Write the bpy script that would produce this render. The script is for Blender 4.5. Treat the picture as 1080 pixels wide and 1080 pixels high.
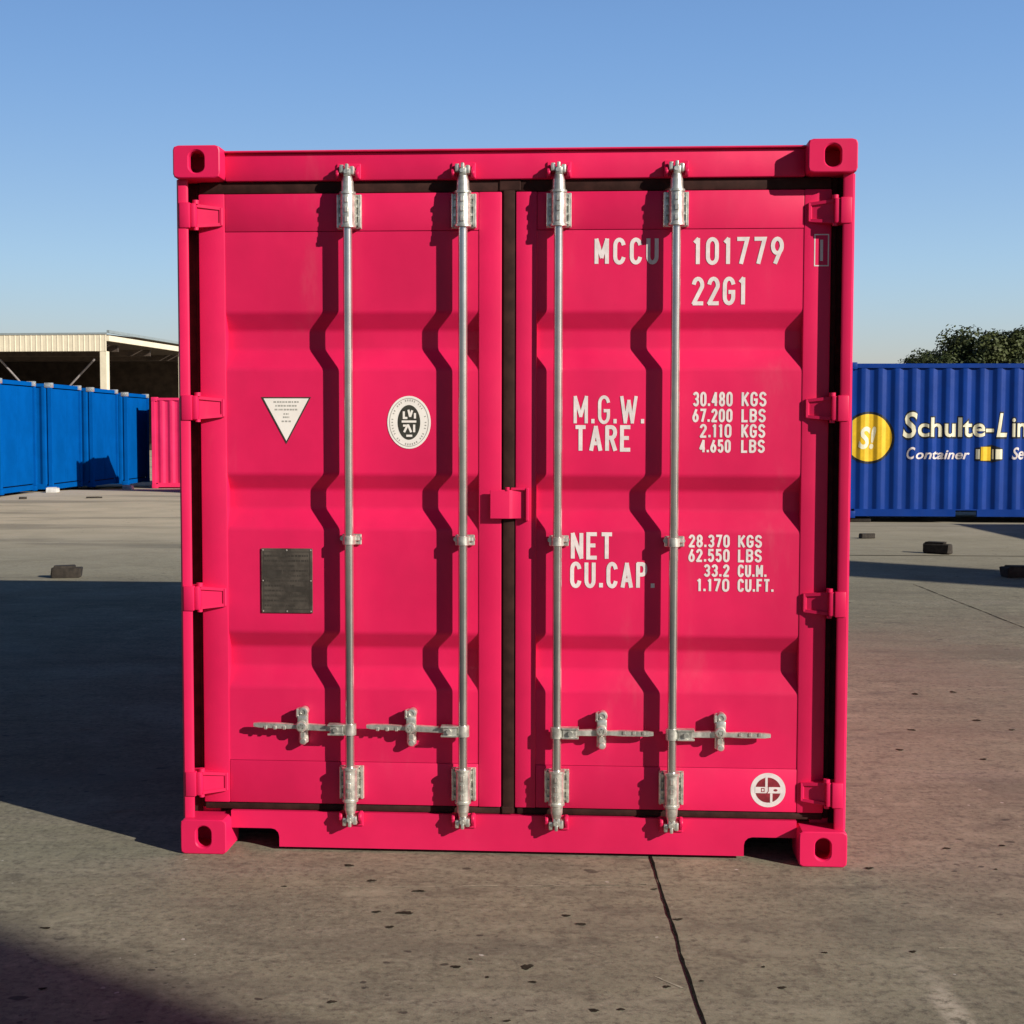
import bpy, bmesh, math, random
from mathutils import Vector, Matrix
R = math.radians
random.seed(7)
for o in list(bpy.data.objects):
    bpy.data.objects.remove(o)
SC = bpy.context.scene
COL = SC.collection

# ------------------------------------------------------------------ camera
CAMH = 1.5805
cd = bpy.data.cameras.new('camera')
cd.sensor_width = 36; cd.lens = 1529.9 / 1080 * 36
cd.clip_start = 0.05; cd.clip_end = 8000
cam = bpy.data.objects.new('camera', cd); COL.objects.link(cam)
cam.matrix_world = Matrix.Translation((0, 0, CAMH)) @ Matrix.Rotation(R(90 - 3.3515), 4, 'X') @ Matrix.Rotation(0.00194, 4, 'Z')
SC.camera = cam

# ------------------------------------------------------------------ light
SUN_TO = Vector((0.795, -0.607, 0)).normalized()        # horizontal direction towards the sun
SUN_EL = 24.0
w = bpy.data.worlds.new('World'); SC.world = w; w.use_nodes = True
nt = w.node_tree; nt.nodes.clear()
sky = nt.nodes.new('ShaderNodeTexSky'); sky.sky_type = 'NISHITA'; sky.sun_disc = False
sky.sun_elevation = R(SUN_EL); sky.sun_rotation = math.atan2(SUN_TO.x, SUN_TO.y)
sky.air_density = 1.0; sky.dust_density = 0.6; sky.ozone_density = 2.0
bg = nt.nodes.new('ShaderNodeBackground'); bg.inputs['Strength'].default_value = 0.075
out = nt.nodes.new('ShaderNodeOutputWorld')
# deepen the blue and let the dome fall off towards the zenith, as on a dry clear afternoon
geo = nt.nodes.new('ShaderNodeTexCoord'); sep = nt.nodes.new('ShaderNodeSeparateXYZ')
nt.links.new(geo.outputs['Generated'], sep.inputs[0])
rmp = nt.nodes.new('ShaderNodeValToRGB'); rmp.color_ramp.interpolation = 'EASE'
el = rmp.color_ramp.elements
el[0].position = 0.0; el[0].color = (.86, .74, .84, 1)
el[1].position = .75; el[1].color = (.15, .20, .28, 1)
e_ = el.new(.12); e_.color = (.90, .97, 1.13, 1)
e_ = el.new(.27); e_.color = (.84, 1.0, 1.24, 1)
e_ = el.new(.42); e_.color = (.34, .44, .58, 1)
nt.links.new(sep.outputs['Z'], rmp.inputs[0])
mul = nt.nodes.new('ShaderNodeMix'); mul.data_type = 'RGBA'; mul.blend_type = 'MULTIPLY'; mul.inputs[0].default_value = 1
nt.links.new(sky.outputs[0], mul.inputs[6]); nt.links.new(rmp.outputs[0], mul.inputs[7])
mr = nt.nodes.new('ShaderNodeMapRange'); mr.clamp = True
for a_, v_ in (('From Min', -.45), ('From Max', .45), ('To Min', .90), ('To Max', 1.42)): mr.inputs[a_].default_value = v_
nt.links.new(sep.outputs['X'], mr.inputs['Value'])
mu2 = nt.nodes.new('ShaderNodeMix'); mu2.data_type = 'RGBA'; mu2.blend_type = 'MULTIPLY'; mu2.inputs[0].default_value = 1
nt.links.new(mul.outputs[2], mu2.inputs[6]); nt.links.new(mr.outputs[0], mu2.inputs[7])
m3 = nt.nodes.new('ShaderNodeMapRange'); m3.clamp = True
for a_, v_ in (('From Min', -.5), ('From Max', .5), ('To Min', .5), ('To Max', 1.0)): m3.inputs[a_].default_value = v_
nt.links.new(sep.outputs['Y'], m3.inputs['Value'])
mu3 = nt.nodes.new('ShaderNodeMix'); mu3.data_type = 'RGBA'; mu3.blend_type = 'MULTIPLY'; mu3.inputs[0].default_value = 1
nt.links.new(mu2.outputs[2], mu3.inputs[6]); nt.links.new(m3.outputs[0], mu3.inputs[7])
nt.links.new(mu3.outputs[2], bg.inputs['Color']); nt.links.new(bg.outputs[0], out.inputs['Surface'])
sl = bpy.data.lights.new('sun', 'SUN'); sl.energy = 4.2; sl.angle = R(0.53); sl.color = (1.0, 0.93, 0.82)
sun = bpy.data.objects.new('sun', sl); COL.objects.link(sun)
d = Vector((-SUN_TO.x * math.cos(R(SUN_EL)), -SUN_TO.y * math.cos(R(SUN_EL)), -math.sin(R(SUN_EL))))
sun.rotation_euler = d.to_track_quat('-Z', 'Y').to_euler()
SC.view_settings.view_transform = 'Standard'; SC.view_settings.look = 'None'
SC.view_settings.gamma = 1; SC.view_settings.use_curve_mapping = False
SC.view_settings.exposure = 0.45

# ------------------------------------------------------------------ materials
class NT:
    def __init__(s, name):
        s.m = bpy.data.materials.new(name); s.m.use_nodes = True
        s.t = s.m.node_tree; s.b = s.t.nodes['Principled BSDF']
        s.tc = s.t.nodes.new('ShaderNodeTexCoord')
    def n(s, typ, **k):
        n = s.t.nodes.new(typ)
        for a, v in k.items():
            if a in n.inputs: n.inputs[a].default_value = v
            else: setattr(n, a, v)
        return n
    def l(s, a, b): s.t.links.new(a, b)
    def noise(s, scale, detail=4, rough=.55, co=None, dist=0):
        n = s.n('ShaderNodeTexNoise'); n.inputs['Scale'].default_value = scale
        n.inputs['Detail'].default_value = detail; n.inputs['Roughness'].default_value = rough
        n.inputs['Distortion'].default_value = dist
        s.l(co if co else s.tc.outputs['Object'], n.inputs['Vector']); return n.outputs['Fac']
    def mapped(s, scale=(1, 1, 1), rot=(0, 0, 0), loc=(0, 0, 0)):
        n = s.n('ShaderNodeMapping'); n.inputs['Scale'].default_value = scale
        n.inputs['Rotation'].default_value = rot; n.inputs['Location'].default_value = loc
        s.l(s.tc.outputs['Object'], n.inputs['Vector']); return n.outputs['Vector']
    def ramp(s, fac, a, b, lo=0., hi=1.):
        n = s.n('ShaderNodeMapRange'); s.l(fac, n.inputs['Value'])
        n.inputs['From Min'].default_value = a; n.inputs['From Max'].default_value = b
        n.inputs['To Min'].default_value = lo; n.inputs['To Max'].default_value = hi
        n.clamp = True; n.interpolation_type = 'SMOOTHSTEP'; return n.outputs['Result']
    def math(s, op, a, b):
        n = s.n('ShaderNodeMath'); n.operation = op
        for i, v in enumerate((a, b)):
            if isinstance(v, (int, float)): n.inputs[i].default_value = v
            else: s.l(v, n.inputs[i])
        return n.outputs[0]
    def mix(s, fac, a, b, mode='MIX'):
        n = s.n('ShaderNodeMix'); n.data_type = 'RGBA'; n.blend_type = mode
        for i, v in ((0, fac), (6, a), (7, b)):
            if isinstance(v, (int, float)): n.inputs[i].default_value = v
            elif isinstance(v, tuple): n.inputs[i].default_value = (*v, 1)
            else: s.l(v, n.inputs[i])
        return n.outputs[2]
    def bump(s, h, strength, dist=.01):
        n = s.n('ShaderNodeBump'); n.inputs['Strength'].default_value = strength
        n.inputs['Distance'].default_value = dist
        s.l(h, n.inputs['Height']); s.l(n.outputs[0], s.b.inputs['Normal'])
    def fin(s, col, rough=.5, metal=0, coat=0, spec=.5):
        b = s.b
        if isinstance(col, tuple): b.inputs['Base Color'].default_value = (*col, 1)
        else: s.l(col, b.inputs['Base Color'])
        if isinstance(rough, (int, float)): b.inputs['Roughness'].default_value = rough
        else: s.l(rough, b.inputs['Roughness'])
        b.inputs['Metallic'].default_value = metal; b.inputs['Coat Weight'].default_value = coat
        b.inputs['Specular IOR Level'].default_value = spec
        return s.m

def paint(name, c, rough=.42, dirt=.25, dust=(.45, .36, .33), spec=.4):
    t = NT(name)
    n1 = t.noise(1.3, 5, .6); n2 = t.noise(60, 3, .6)
    n3 = t.noise(5, 6, .65, t.mapped((1, 1, .25)))
    dark = tuple(v * .84 for v in c); lite = tuple(min(1, v * 1.06) for v in c)
    c1 = t.mix(t.ramp(n1, .3, .7), dark, lite)
    c2 = t.mix(t.ramp(n3, .60, .86, 0, dirt), c1, dust)
    c3 = t.mix(t.ramp(n2, .66, .8, 0, .12), c2, tuple(v * .5 for v in c))
    wav = t.noise(3.5, 2, .5)
    t.bump(t.math('ADD', t.math('MULTIPLY', wav, 1.0), t.math('MULTIPLY', n2, .02)), .34, .012)
    return t.fin(c3, t.ramp(n3, .3, .8, rough - .06, rough + .14), 0, 0, spec)

def plain(name, c, rough=.6, metal=0, var=.2, scale=14, bump=.15, spec=.4):
    t = NT(name)
    n = t.noise(scale, 5, .6)
    col = t.mix(t.ramp(n, .3, .72), tuple(v * (1 - var) for v in c), tuple(min(1, v * (1 + var * .5)) for v in c))
    if bump: t.bump(n, bump, .004)
    return t.fin(col, rough, metal, 0, spec)

M = {}
M['pink'] = paint('pink_paint', (.735, .0135, .096), .44, .12, spec=.3)
M['pink_far'] = paint('pink_paint_far', (.84, .030, .13), .45, .05, spec=.2)
M['blue'] = paint('blue_paint', (.001, .090, .36), .6, .05, (.05, .15, .34), 0.0)
M['navy'] = paint('navy_paint', (.001, .038, .255), .45, .03, (.02, .08, .28), .22)
M['galv'] = plain('galvanised_steel', (.74, .73, .66), .36, .72, .38, 34, .12, .5)
M['zinc'] = plain('zinc_rod', (.70, .67, .64), .21, .9, .12, 12, .04, .5)
M['rubber_and_shade'] = plain('gasket_rubber_and_shade', (.042, .017, .014), .75, 0, .35, 20, .1, .15)
M['black'] = plain('dark_underside', (.015, .013, .013), .9, 0, .3)
M['white'] = plain('white_stencil_paint', (.78, .70, .69), .55, 0, .13, 30, .0)
M['sticker'] = plain('white_sticker', (.88, .83, .77), .4, 0, .06, 9, .0)
M['ink'] = plain('dark_ink', (.045, .045, .035), .5, 0, .3, 60, 0)
M['greyink'] = plain('grey_ink', (.42, .40, .36), .5, 0, .2, 60, 0)
M['plate'] = plain('data_plate_metal', (.105, .088, .072), .5, .3, .5, 16, .1)
M['plate_dark'] = plain('data_plate_engraving', (.07, .06, .05), .5, .3, .3, 26, 0)
M['brownred'] = plain('emblem_fill', (.26, .022, .035), .5, 0, .3, 40, 0)
M['yellow'] = plain('yellow_paint', (.80, .50, .02), .45, 0, .12, 8, 0)
M['cream'] = plain('cream_cladding', (.80, .72, .55), .55, 0, .08, 3, .0)
M['creamtext'] = plain('cream_lettering', (.85, .80, .58), .5, 0, .08, 10, 0)
M['blacktext'] = plain('black_lettering', (.008, .012, .02), .5, 0, .1, 10, 0)
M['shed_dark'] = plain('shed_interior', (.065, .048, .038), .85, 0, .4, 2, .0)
M['roof'] = plain('grey_roof_sheet', (.30, .36, .38), .5, .2, .1, 3, 0)
M['steel'] = plain('brace_steel', (.30, .27, .27), .6, .2, .2, 10, 0)
M['wood'] = plain('dark_timber', (.035, .028, .022), .85, 0, .5, 18, .4)
M['concrete'] = plain('pale_concrete', (.62, .61, .58), .85, 0, .2, 12, .3)
M['silo'] = plain('silo_steel', (.5, .5, .5), .5, .3, .1, 3, 0)
M['bark'] = plain('bark', (.09, .065, .045), .9, 0, .4, 9, .4)
M['joint'] = plain('joint_filler', (.018, .017, .015), 1.0, 0, .4, 30, 0, 0.0)

def leafmat():
    t = NT('foliage')
    n = t.noise(.8, 3, .6); m = t.noise(9, 2, .5)
    c = t.mix(t.ramp(n, .35, .65), (.022, .038, .012), (.070, .085, .026))
    c = t.mix(t.ramp(m, .55, .75, 0, .5), c, (.055, .045, .018))
    return t.fin(c, .65, 0, 0, .3)
M['leaf'] = leafmat()

def groundmat():
    t = NT('yard_concrete')
    P = t.tc.outputs['Object']
    big = t.noise(.16, 5, .6); mid = t.noise(.9, 6, .62, None, .4)
    str_ = t.noise(1.0, 6, .65, t.mapped((.35, 2.4, 1), (0, 0, R(4))))
    fine = t.noise(38, 4, .7); vf = t.noise(170, 3, .6)
    base = t.mix(t.ramp(big, .32, .68), (.208, .196, .136), (.305, .286, .198))
    base = t.mix(t.ramp(mid, .35, .72, 0, .65), base, (.170, .155, .114))
    base = t.mix(t.ramp(str_, .5, .78, 0, .55), base, (.27, .235, .19))
    base = t.mix(t.ramp(str_, .46, .24, 0, .5), base, (.10, .09, .07))
    st2 = t.noise(5.0, 7, .7, t.mapped((.5, 3.2, 1), (0, 0, R(-3))))
    base = t.mix(t.ramp(st2, .5, .8, 0, .5), base, (.30, .27, .205))
    base = t.mix(t.ramp(st2, .47, .25, 0, .55), base, (.085, .075, .06))
    gr = t.noise(16, 5, .75)
    base = t.mix(t.ramp(gr, .50, .70, 0, .6), base, (.085, .074, .058))
    base = t.mix(t.ramp(gr, .46, .30, 0, .5), base, (.33, .30, .235))
    base = t.mix(t.ramp(fine, .48, .66, 0, .6), base, (.075, .066, .054))
    base = t.mix(t.ramp(fine, .44, .32, 0, .5), base, (.36, .33, .26))
    base = t.mix(t.ramp(vf, .55, .72, 0, .5), base, (.33, .30, .25))
    mo = t.noise(5.5, 6, .68, t.mapped((.8, 1.15, 1), (0, 0, R(30)), (1, 4, 0)), .5)
    base = t.mix(t.ramp(mo, .52, .70, 0, .55), base, (.105, .094, .070))
    base = t.mix(t.ramp(mo, .46, .30, 0, .5), base, (.36, .335, .245))
    dk = t.noise(2.3, 6, .7, t.mapped((.55, 1.3, 1), (0, 0, R(20)), (3, 8, 0)))
    base = t.mix(t.ramp(dk, .56, .74, 0, .6), base, (.072, .062, .05))
    # reddish patches near the right of the box, paler beige further out on the left
    sx = t.n('ShaderNodeSeparateXYZ'); t.l(P, sx.inputs[0])
    red = t.math('MULTIPLY', t.ramp(sx.outputs['X'], 1.2, 3.0), t.ramp(sx.outputs['Y'], 14, 9))
    rn = t.noise(.55, 5, .6, t.mapped((.6, 1, 1), (0, 0, 0), (2.3, 5.1, 0)))
    base = t.mix(t.math('MULTIPLY', red, t.ramp(rn, .42, .60, .0, .3)), base, (.235, .165, .130))
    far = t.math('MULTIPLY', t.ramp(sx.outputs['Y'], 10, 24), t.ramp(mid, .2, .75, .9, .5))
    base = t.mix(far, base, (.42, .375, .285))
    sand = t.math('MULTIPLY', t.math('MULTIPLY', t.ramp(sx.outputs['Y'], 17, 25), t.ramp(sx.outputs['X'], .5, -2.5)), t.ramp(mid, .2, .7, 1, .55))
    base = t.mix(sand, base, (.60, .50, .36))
    bl = t.noise(.5, 4, .6, t.mapped((.35, 1.6, 1), (0, 0, R(6)), (4, 1, 0)))
    base = t.mix(t.ramp(bl, .52, .66, 0, .5), base, (.13, .117, .09))
    # oil spots
    def spots(scale, thr, rad, sq, seed):
        co = t.mapped((scale, scale * sq, 1), (0, 0, R(seed * 9)), (seed * 3.1, seed * 1.7, 0))
        nn = t.n('ShaderNodeTexNoise'); nn.inputs['Scale'].default_value = 1.7; nn.inputs['Detail'].default_value = 3
        t.l(co, nn.inputs['Vector'])
        mx = t.n('ShaderNodeMix'); mx.data_type = 'RGBA'; mx.blend_type = 'LINEAR_LIGHT'; mx.inputs[0].default_value = .22
        t.l(co, mx.inputs[6]); t.l(nn.outputs['Color'], mx.inputs[7])
        v = t.n('ShaderNodeTexVoronoi'); v.voronoi_dimensions = '2D'; v.inputs['Scale'].default_value = 1
        t.l(mx.outputs[2], v.inputs['Vector'])
        s2 = t.n('ShaderNodeSeparateColor'); t.l(v.outputs['Color'], s2.inputs[0])
        sel = t.ramp(s2.outputs[0], thr, thr + .02)
        size = t.math('MULTIPLY', s2.outputs[1], rad)
        edge = t.math('DIVIDE', v.outputs['Distance'], t.math('ADD', size, .03))
        return t.math('MULTIPLY', sel, t.ramp(edge, 1.0, .65))
    clus = t.ramp(t.noise(.8, 2, .5, t.mapped((1, 1, 1), (0, 0, 0), (7, 3, 0))), .42, .62)
    for args, k_, c_ in (((4.5, .80, .11, 1.5, 1), .8, (.028, .024, .02)), ((9.5, .84, .13, 1.3, 2), .75, (.035, .03, .026)), ((21, .80, .16, 1.2, 5), .6, (.05, .043, .036))):
        base = t.mix(t.math('MULTIPLY', t.math('MULTIPLY', spots(*args), clus), k_), base, c_)
    base = t.mix(t.math('MULTIPLY', spots(17.0, .978, .12, 1.0, 3), .8), base, (.52, .49, .44))
    base = t.mix(t.math('MULTIPLY', spots(1.1, .86, .3, .6, 4), .3), base, (.08, .07, .058))
    # one worn pale paint streak in the foreground
    line = t.math('ABSOLUTE', t.math('SUBTRACT', t.math('ADD', sx.outputs['X'], t.math('MULTIPLY', str_, .03)), 1.215), 0)
    on = t.math('MULTIPLY', t.ramp(line, .06, .01), t.math('MULTIPLY', t.ramp(sx.outputs['Y'], 4.36, 4.24), t.math('MULTIPLY', t.ramp(mid, .35, .6), t.ramp(gr, .62, .42))))
    base = t.mix(t.math('MULTIPLY', on, .8), base, (.50, .45, .36))
    h = t.math('ADD', t.math('MULTIPLY', fine, .5), t.math('ADD', t.math('MULTIPLY', vf, .35), mid))
    t.bump(h, .35, .006)
    return t.fin(base, t.ramp(mid, .3, .7, .72, .92), 0, 0, .3)
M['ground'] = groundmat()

# ------------------------------------------------------------------ mesh helpers
class MB:
    def __init__(s): s.bm = bmesh.new()
    def _join(s, t, mat=None):
        me = bpy.data.meshes.new('tmp'); t.to_mesh(me); t.free()
        if mat is not None: me.transform(mat)
        s.bm.from_mesh(me); bpy.data.meshes.remove(me); return s
    def box(s, x0, x1, y0, y1, z0, z1, bev=0, seg=1, mat=None):
        t = bmesh.new(); bmesh.ops.create_cube(t, size=1)
        for v in t.verts:
            v.co = Vector((x0 if v.co.x < 0 else x1, y0 if v.co.y < 0 else y1, z0 if v.co.z < 0 else z1))
        if bev: bmesh.ops.bevel(t, geom=list(t.edges), offset=bev, segments=seg, profile=.5, affect='EDGES')
        return s._join(t, mat)
    def cyl(s, a, b, r, seg=16, r2=None, cap=True):
        a, b = Vector(a), Vector(b); t = bmesh.new()
        bmesh.ops.create_cone(t, cap_ends=cap, segments=seg, radius1=r, radius2=r if r2 is None else r2, depth=(b - a).length)
        q = (b - a).to_track_quat('Z', 'Y').to_matrix().to_4x4()
        return s._join(t, Matrix.Translation((a + b) / 2) @ q)
    def prism(s, pts, axis, a, b, bev=0):
        """pts: 2D outline in the two other axes (in x,y,z order), extruded along axis from a to b"""
        def P(p, v):
            return Vector({'x': (v, p[0], p[1]), 'y': (p[0], v, p[1]), 'z': (p[0], p[1], v)}[axis])
        t = bmesh.new()
        A = [t.verts.new(P(p, a)) for p in pts]; B = [t.verts.new(P(p, b)) for p in pts]
        n = len(pts)
        t.faces.new(A); t.faces.new(B[::-1])
        for i in range(n): t.faces.new((A[i], B[i], B[(i + 1) % n], A[(i + 1) % n]))
        bmesh.ops.recalc_face_normals(t, faces=t.faces)
        if bev: bmesh.ops.bevel(t, geom=list(t.edges), offset=bev, segments=1, profile=.5, affect='EDGES')
        return s._join(t)
    def quads(s, verts, faces):
        vs = [s.bm.verts.new(v) for v in verts]
        for f in faces: s.bm.faces.new([vs[i] for i in f])
        return s
    def strip(s, rows, closed=False):
        """rows: list of equally long vertex rows -> grid of quads"""
        vs = [[s.bm.verts.new(v) for v in r] for r in rows]
        for a, b in zip(vs, vs[1:]):
            n = len(a)
            for i in range(n if closed else n - 1):
                j = (i + 1) % n; s.bm.faces.new((a[i], a[j], b[j], b[i]))
        return vs
    def lathe(s, prof, c, axis='z', seg=20):
        rows = []
        for r, h in prof:
            row = []
            for i in range(seg):
                a = 2 * math.pi * i / seg
                p = (r * math.cos(a), r * math.sin(a))
                row.append({'z': (c[0] + p[0], c[1] + p[1], c[2] + h), 'y': (c[0] + p[0], c[1] + h, c[2] + p[1])}[axis])
            rows.append(row)
        s.strip(rows, True)
        return s
    def build(s, name, mat, parent=None, smooth=35, recalc=True):
        if recalc: bmesh.ops.recalc_face_normals(s.bm, faces=s.bm.faces)
        me = bpy.data.meshes.new(name); s.bm.to_mesh(me); s.bm.free()
        for m in (mat if isinstance(mat, list) else [mat]): me.materials.append(M[m])
        if smooth:
            for p in me.polygons: p.use_smooth = True
            me.set_sharp_from_angle(angle=R(smooth))
        o = bpy.data.objects.new(name, me); COL.objects.link(o)
        if parent: o.parent = parent
        return o

def empty(name, loc=(0, 0, 0), rz=0):
    o = bpy.data.objects.new(name, None); COL.objects.link(o)
    o.location = loc; o.rotation_euler.z = rz; o.empty_display_size = .2; return o
def tag(o, label=None, cat=None, group=None, kind=None):
    if label: o['label'] = label
    if cat: o['category'] = cat
    if group: o['group'] = group
    if kind: o['kind'] = kind
    return o
def copy_tree(o, parent=None):
    c = o.copy(); COL.objects.link(c)
    if parent: c.parent = parent
    for ch in [x for x in ALLCH.get(o.name, [])]: copy_tree(ch, c)
    return c
ALLCH = {}
def index_children(root):
    for ch in [x for x in COL.objects if x.parent is root]:
        ALLCH.setdefault(root.name, []).append(ch); index_children(ch)

# ------------------------------------------------------------------ stencil lettering
def arc(cx, cy, rx, ry, a0, a1, n=10):
    return [(cx + rx * math.cos(R(a0 + (a1 - a0) * i / n)), cy + ry * math.sin(R(a0 + (a1 - a0) * i / n))) for i in range(n + 1)]
W5 = .46
def glyphs():
    g = {}; h = W5 / 2
    ell = lambda cx, cy, rx, ry: arc(cx, cy, rx, ry, 90, 450, 20)[:-1]
    rnd = arc(h, .74, h, .26, 0, 180, 10) + arc(h, .26, h, .26, 180, 360, 10)
    cup = arc(h, .74, h, .26, 15, 180, 10) + arc(h, .26, h, .26, 180, 345, 10)
    g['0'] = (W5, [(rnd, 1)]); g['O'] = g['0']
    g['1'] = (.24, [([(.02, .88), (.15, 1), (.15, 0)], 0)])
    g['2'] = (W5, [(arc(h, .74, h, .26, 165, -15, 10) + [(0, 0), (W5, 0)], 0)])
    g['3'] = (W5, [(arc(h, .75, h, .25, 150, -80, 10) + arc(h, .26, h, .26, 80, -150, 10), 0)])
    g['4'] = (W5, [([(.36, 0), (.36, 1), (0, .28), (W5, .28)], 0)])
    g['5'] = (W5, [([(.44, 1), (.06, 1), (.04, .56)] + arc(h, .31, h, .31, 120, -150, 12), 0)])
    g['6'] = (W5, [(ell(h, .30, h, .30), 1), ([(.02, .38), (.30, 1)], 0)])
    g['7'] = (W5, [([(0, 1), (W5, 1), (.16, 0)], 0)])
    g['8'] = (W5, [(ell(h, .75, h * .9, .25), 1), (ell(h, .25, h, .25), 1)])
    g['9'] = (W5, [(ell(h, .70, h, .30), 1), ([(.44, .62), (.14, 0)], 0)])
    g['M'] = (.58, [([(0, 0), (0, 1), (.29, .25), (.58, 1), (.58, 0)], 0)])
    g['C'] = (W5, [(cup, 0)])
    g['U'] = (W5, [([(0, 1)] + arc(h, .26, h, .26, 180, 360, 10) + [(W5, 1)], 0)])
    g['G'] = (W5, [(arc(h, .74, h, .26, 15, 180, 10) + arc(h, .26, h, .26, 180, 360, 10) + [(W5, .46), (.26, .46)], 0)])
    g['W'] = (.74, [([(0, 1), (.185, 0), (.37, .85), (.555, 0), (.74, 1)], 0)])
    g['T'] = (.46, [([(0, 1), (.46, 1)], 0), ([(.23, 1), (.23, 0)], 0)])
    g['A'] = (.52, [([(0, 0), (.26, 1), (.52, 0)], 0), ([(.10, .28), (.42, .28)], 0)])
    bowl = [(0, 1)] + arc(.26, .765, .2, .235, 90, -90, 8) + [(0, .53)]
    g['P'] = (W5, [([(0, 0), (0, 1)], 0), (bowl, 0)])
    g['R'] = (W5, [([(0, 0), (0, 1)], 0), (bowl, 0), ([(.24, .53), (W5, 0)], 0)])
    g['B'] = (W5, [([(0, 0), (0, 1)], 0), (bowl, 0), ([(0, .53)] + arc(.25, .265, .21, .265, 90, -90, 8) + [(0, 0)], 0)])
    g['E'] = (.42, [([(.42, 1), (0, 1), (0, 0), (.42, 0)], 0), ([(0, .52), (.34, .52)], 0)])
    g['F'] = (.42, [([(.42, 1), (0, 1), (0, 0)], 0), ([(0, .52), (.34, .52)], 0)])
    g['L'] = (.40, [([(0, 1), (0, 0), (.40, 0)], 0)])
    g['N'] = (.48, [([(0, 0), (0, 1), (.48, 0), (.48, 1)], 0)])
    g['K'] = (W5, [([(0, 0), (0, 1)], 0), ([(W5, 1), (.02, .42)], 0), ([(.14, .56), (W5, 0)], 0)])
    g['S'] = (W5, [(arc(h, .76, h, .24, 20, 250, 10) + arc(h, .25, h, .25, 70, -160, 10), 0)])
    g['.'] = (.04, [([(.02, 0), (.02, .10)], 0)])
    g[' '] = (.30, [])
    return g
GL = glyphs()
def ribbon(mb, pts, wd, closed, y, ext=0):
    """flat mitred ribbon in the xz plane at depth y"""
    P = [Vector(p) for p in pts]; n = len(P); L = []; Q = []
    for i in range(n):
        a = P[(i - 1) % n] if (closed or i > 0) else None
        b = P[(i + 1) % n] if (closed or i < n - 1) else None
        d1 = (P[i] - a).normalized() if a is not None else None
        d2 = (b - P[i]).normalized() if b is not None else None
        if d1 is None: d1 = d2
        if d2 is None: d2 = d1
        n1 = Vector((-d1.y, d1.x)); n2 = Vector((-d2.y, d2.x)); m = n1 + n2
        if m.length < .25: m = n1.copy(); k = 1
        else:
            m.normalize(); q = m.dot(n1); k = 1 / q if q > .55 else 1.15
        c = P[i]
        if not closed and i == 0: c = c - d2 * ext
        if not closed and i == n - 1: c = c + d1 * ext
        L.append(c + m * wd / 2 * k); Q.append(c - m * wd / 2 * k)
    rows = [[(p.x, y, p.y) for p in L], [(p.x, y, p.y) for p in Q]]
    mb.strip(rows, closed)
def split_sharp(strokes, sx, sz):
    out_ = []
    for pts, cl in strokes:
        if cl: out_.append((pts, cl)); continue
        cur = [pts[0]]
        for i in range(1, len(pts)):
            cur.append(pts[i])
            if i < len(pts) - 1:
                a = Vector(((pts[i][0] - pts[i - 1][0]) * sx, (pts[i][1] - pts[i - 1][1]) * sz)); b = Vector(((pts[i + 1][0] - pts[i][0]) * sx, (pts[i + 1][1] - pts[i][1]) * sz))
                if a.length and b.length and a.normalized().dot(b.normalized()) < -.25:
                    out_.append((cur, False)); cur = [pts[i]]
        out_.append((cur, False))
    return out_
def lettering(text, x0, x1, z0, z1, y, stroke, parent, mat='white', name='lettering', gap=.17):
    widths = [GL[c][0] for c in text]
    tot = sum(widths) + gap * (len(text) - 1)
    sx = (x1 - x0 - stroke * len(text)) / tot; sz = (z1 - z0 - stroke)
    mb = MB(); cx = 0; k = 0
    for c, wd in zip(text, widths):
        for pts, cl in split_sharp(GL[c][1], sx, sz):
            pp = [(x0 + stroke / 2 + (cx + p[0]) * sx, z0 + stroke / 2 + p[1] * sz) for p in pts]
            ribbon(mb, pp, stroke, cl, y - .00012 * (k % 4), 0 if cl else stroke * .28); k += 1
        cx += wd + gap + stroke / sx
    return mb.build(name, mat, parent, smooth=0, recalc=False)
def disc(mb, cx, cz, rx, rz, y, n=40, a0=0, a1=360):
    vs = [(cx + rx * math.cos(R(a0 + (a1 - a0) * i / n)), y, cz + rz * math.sin(R(a0 + (a1 - a0) * i / n))) for i in range(n if a1 - a0 == 360 else n + 1)]
    mb.quads(vs, [list(range(len(vs)))])
def ring(mb, cx, cz, rx, rz, wd, y, n=40):
    ribbon(mb, [(cx + rx * math.cos(2 * math.pi * i / n), cz + rz * math.sin(2 * math.pi * i / n)) for i in range(n)], wd, True, y)
def rect(mb, x0, x1, z0, z1, y):
    mb.quads([(x0, y, z0), (x1, y, z0), (x1, y, z1), (x0, y, z1)], [(0, 1, 2, 3)])

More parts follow.
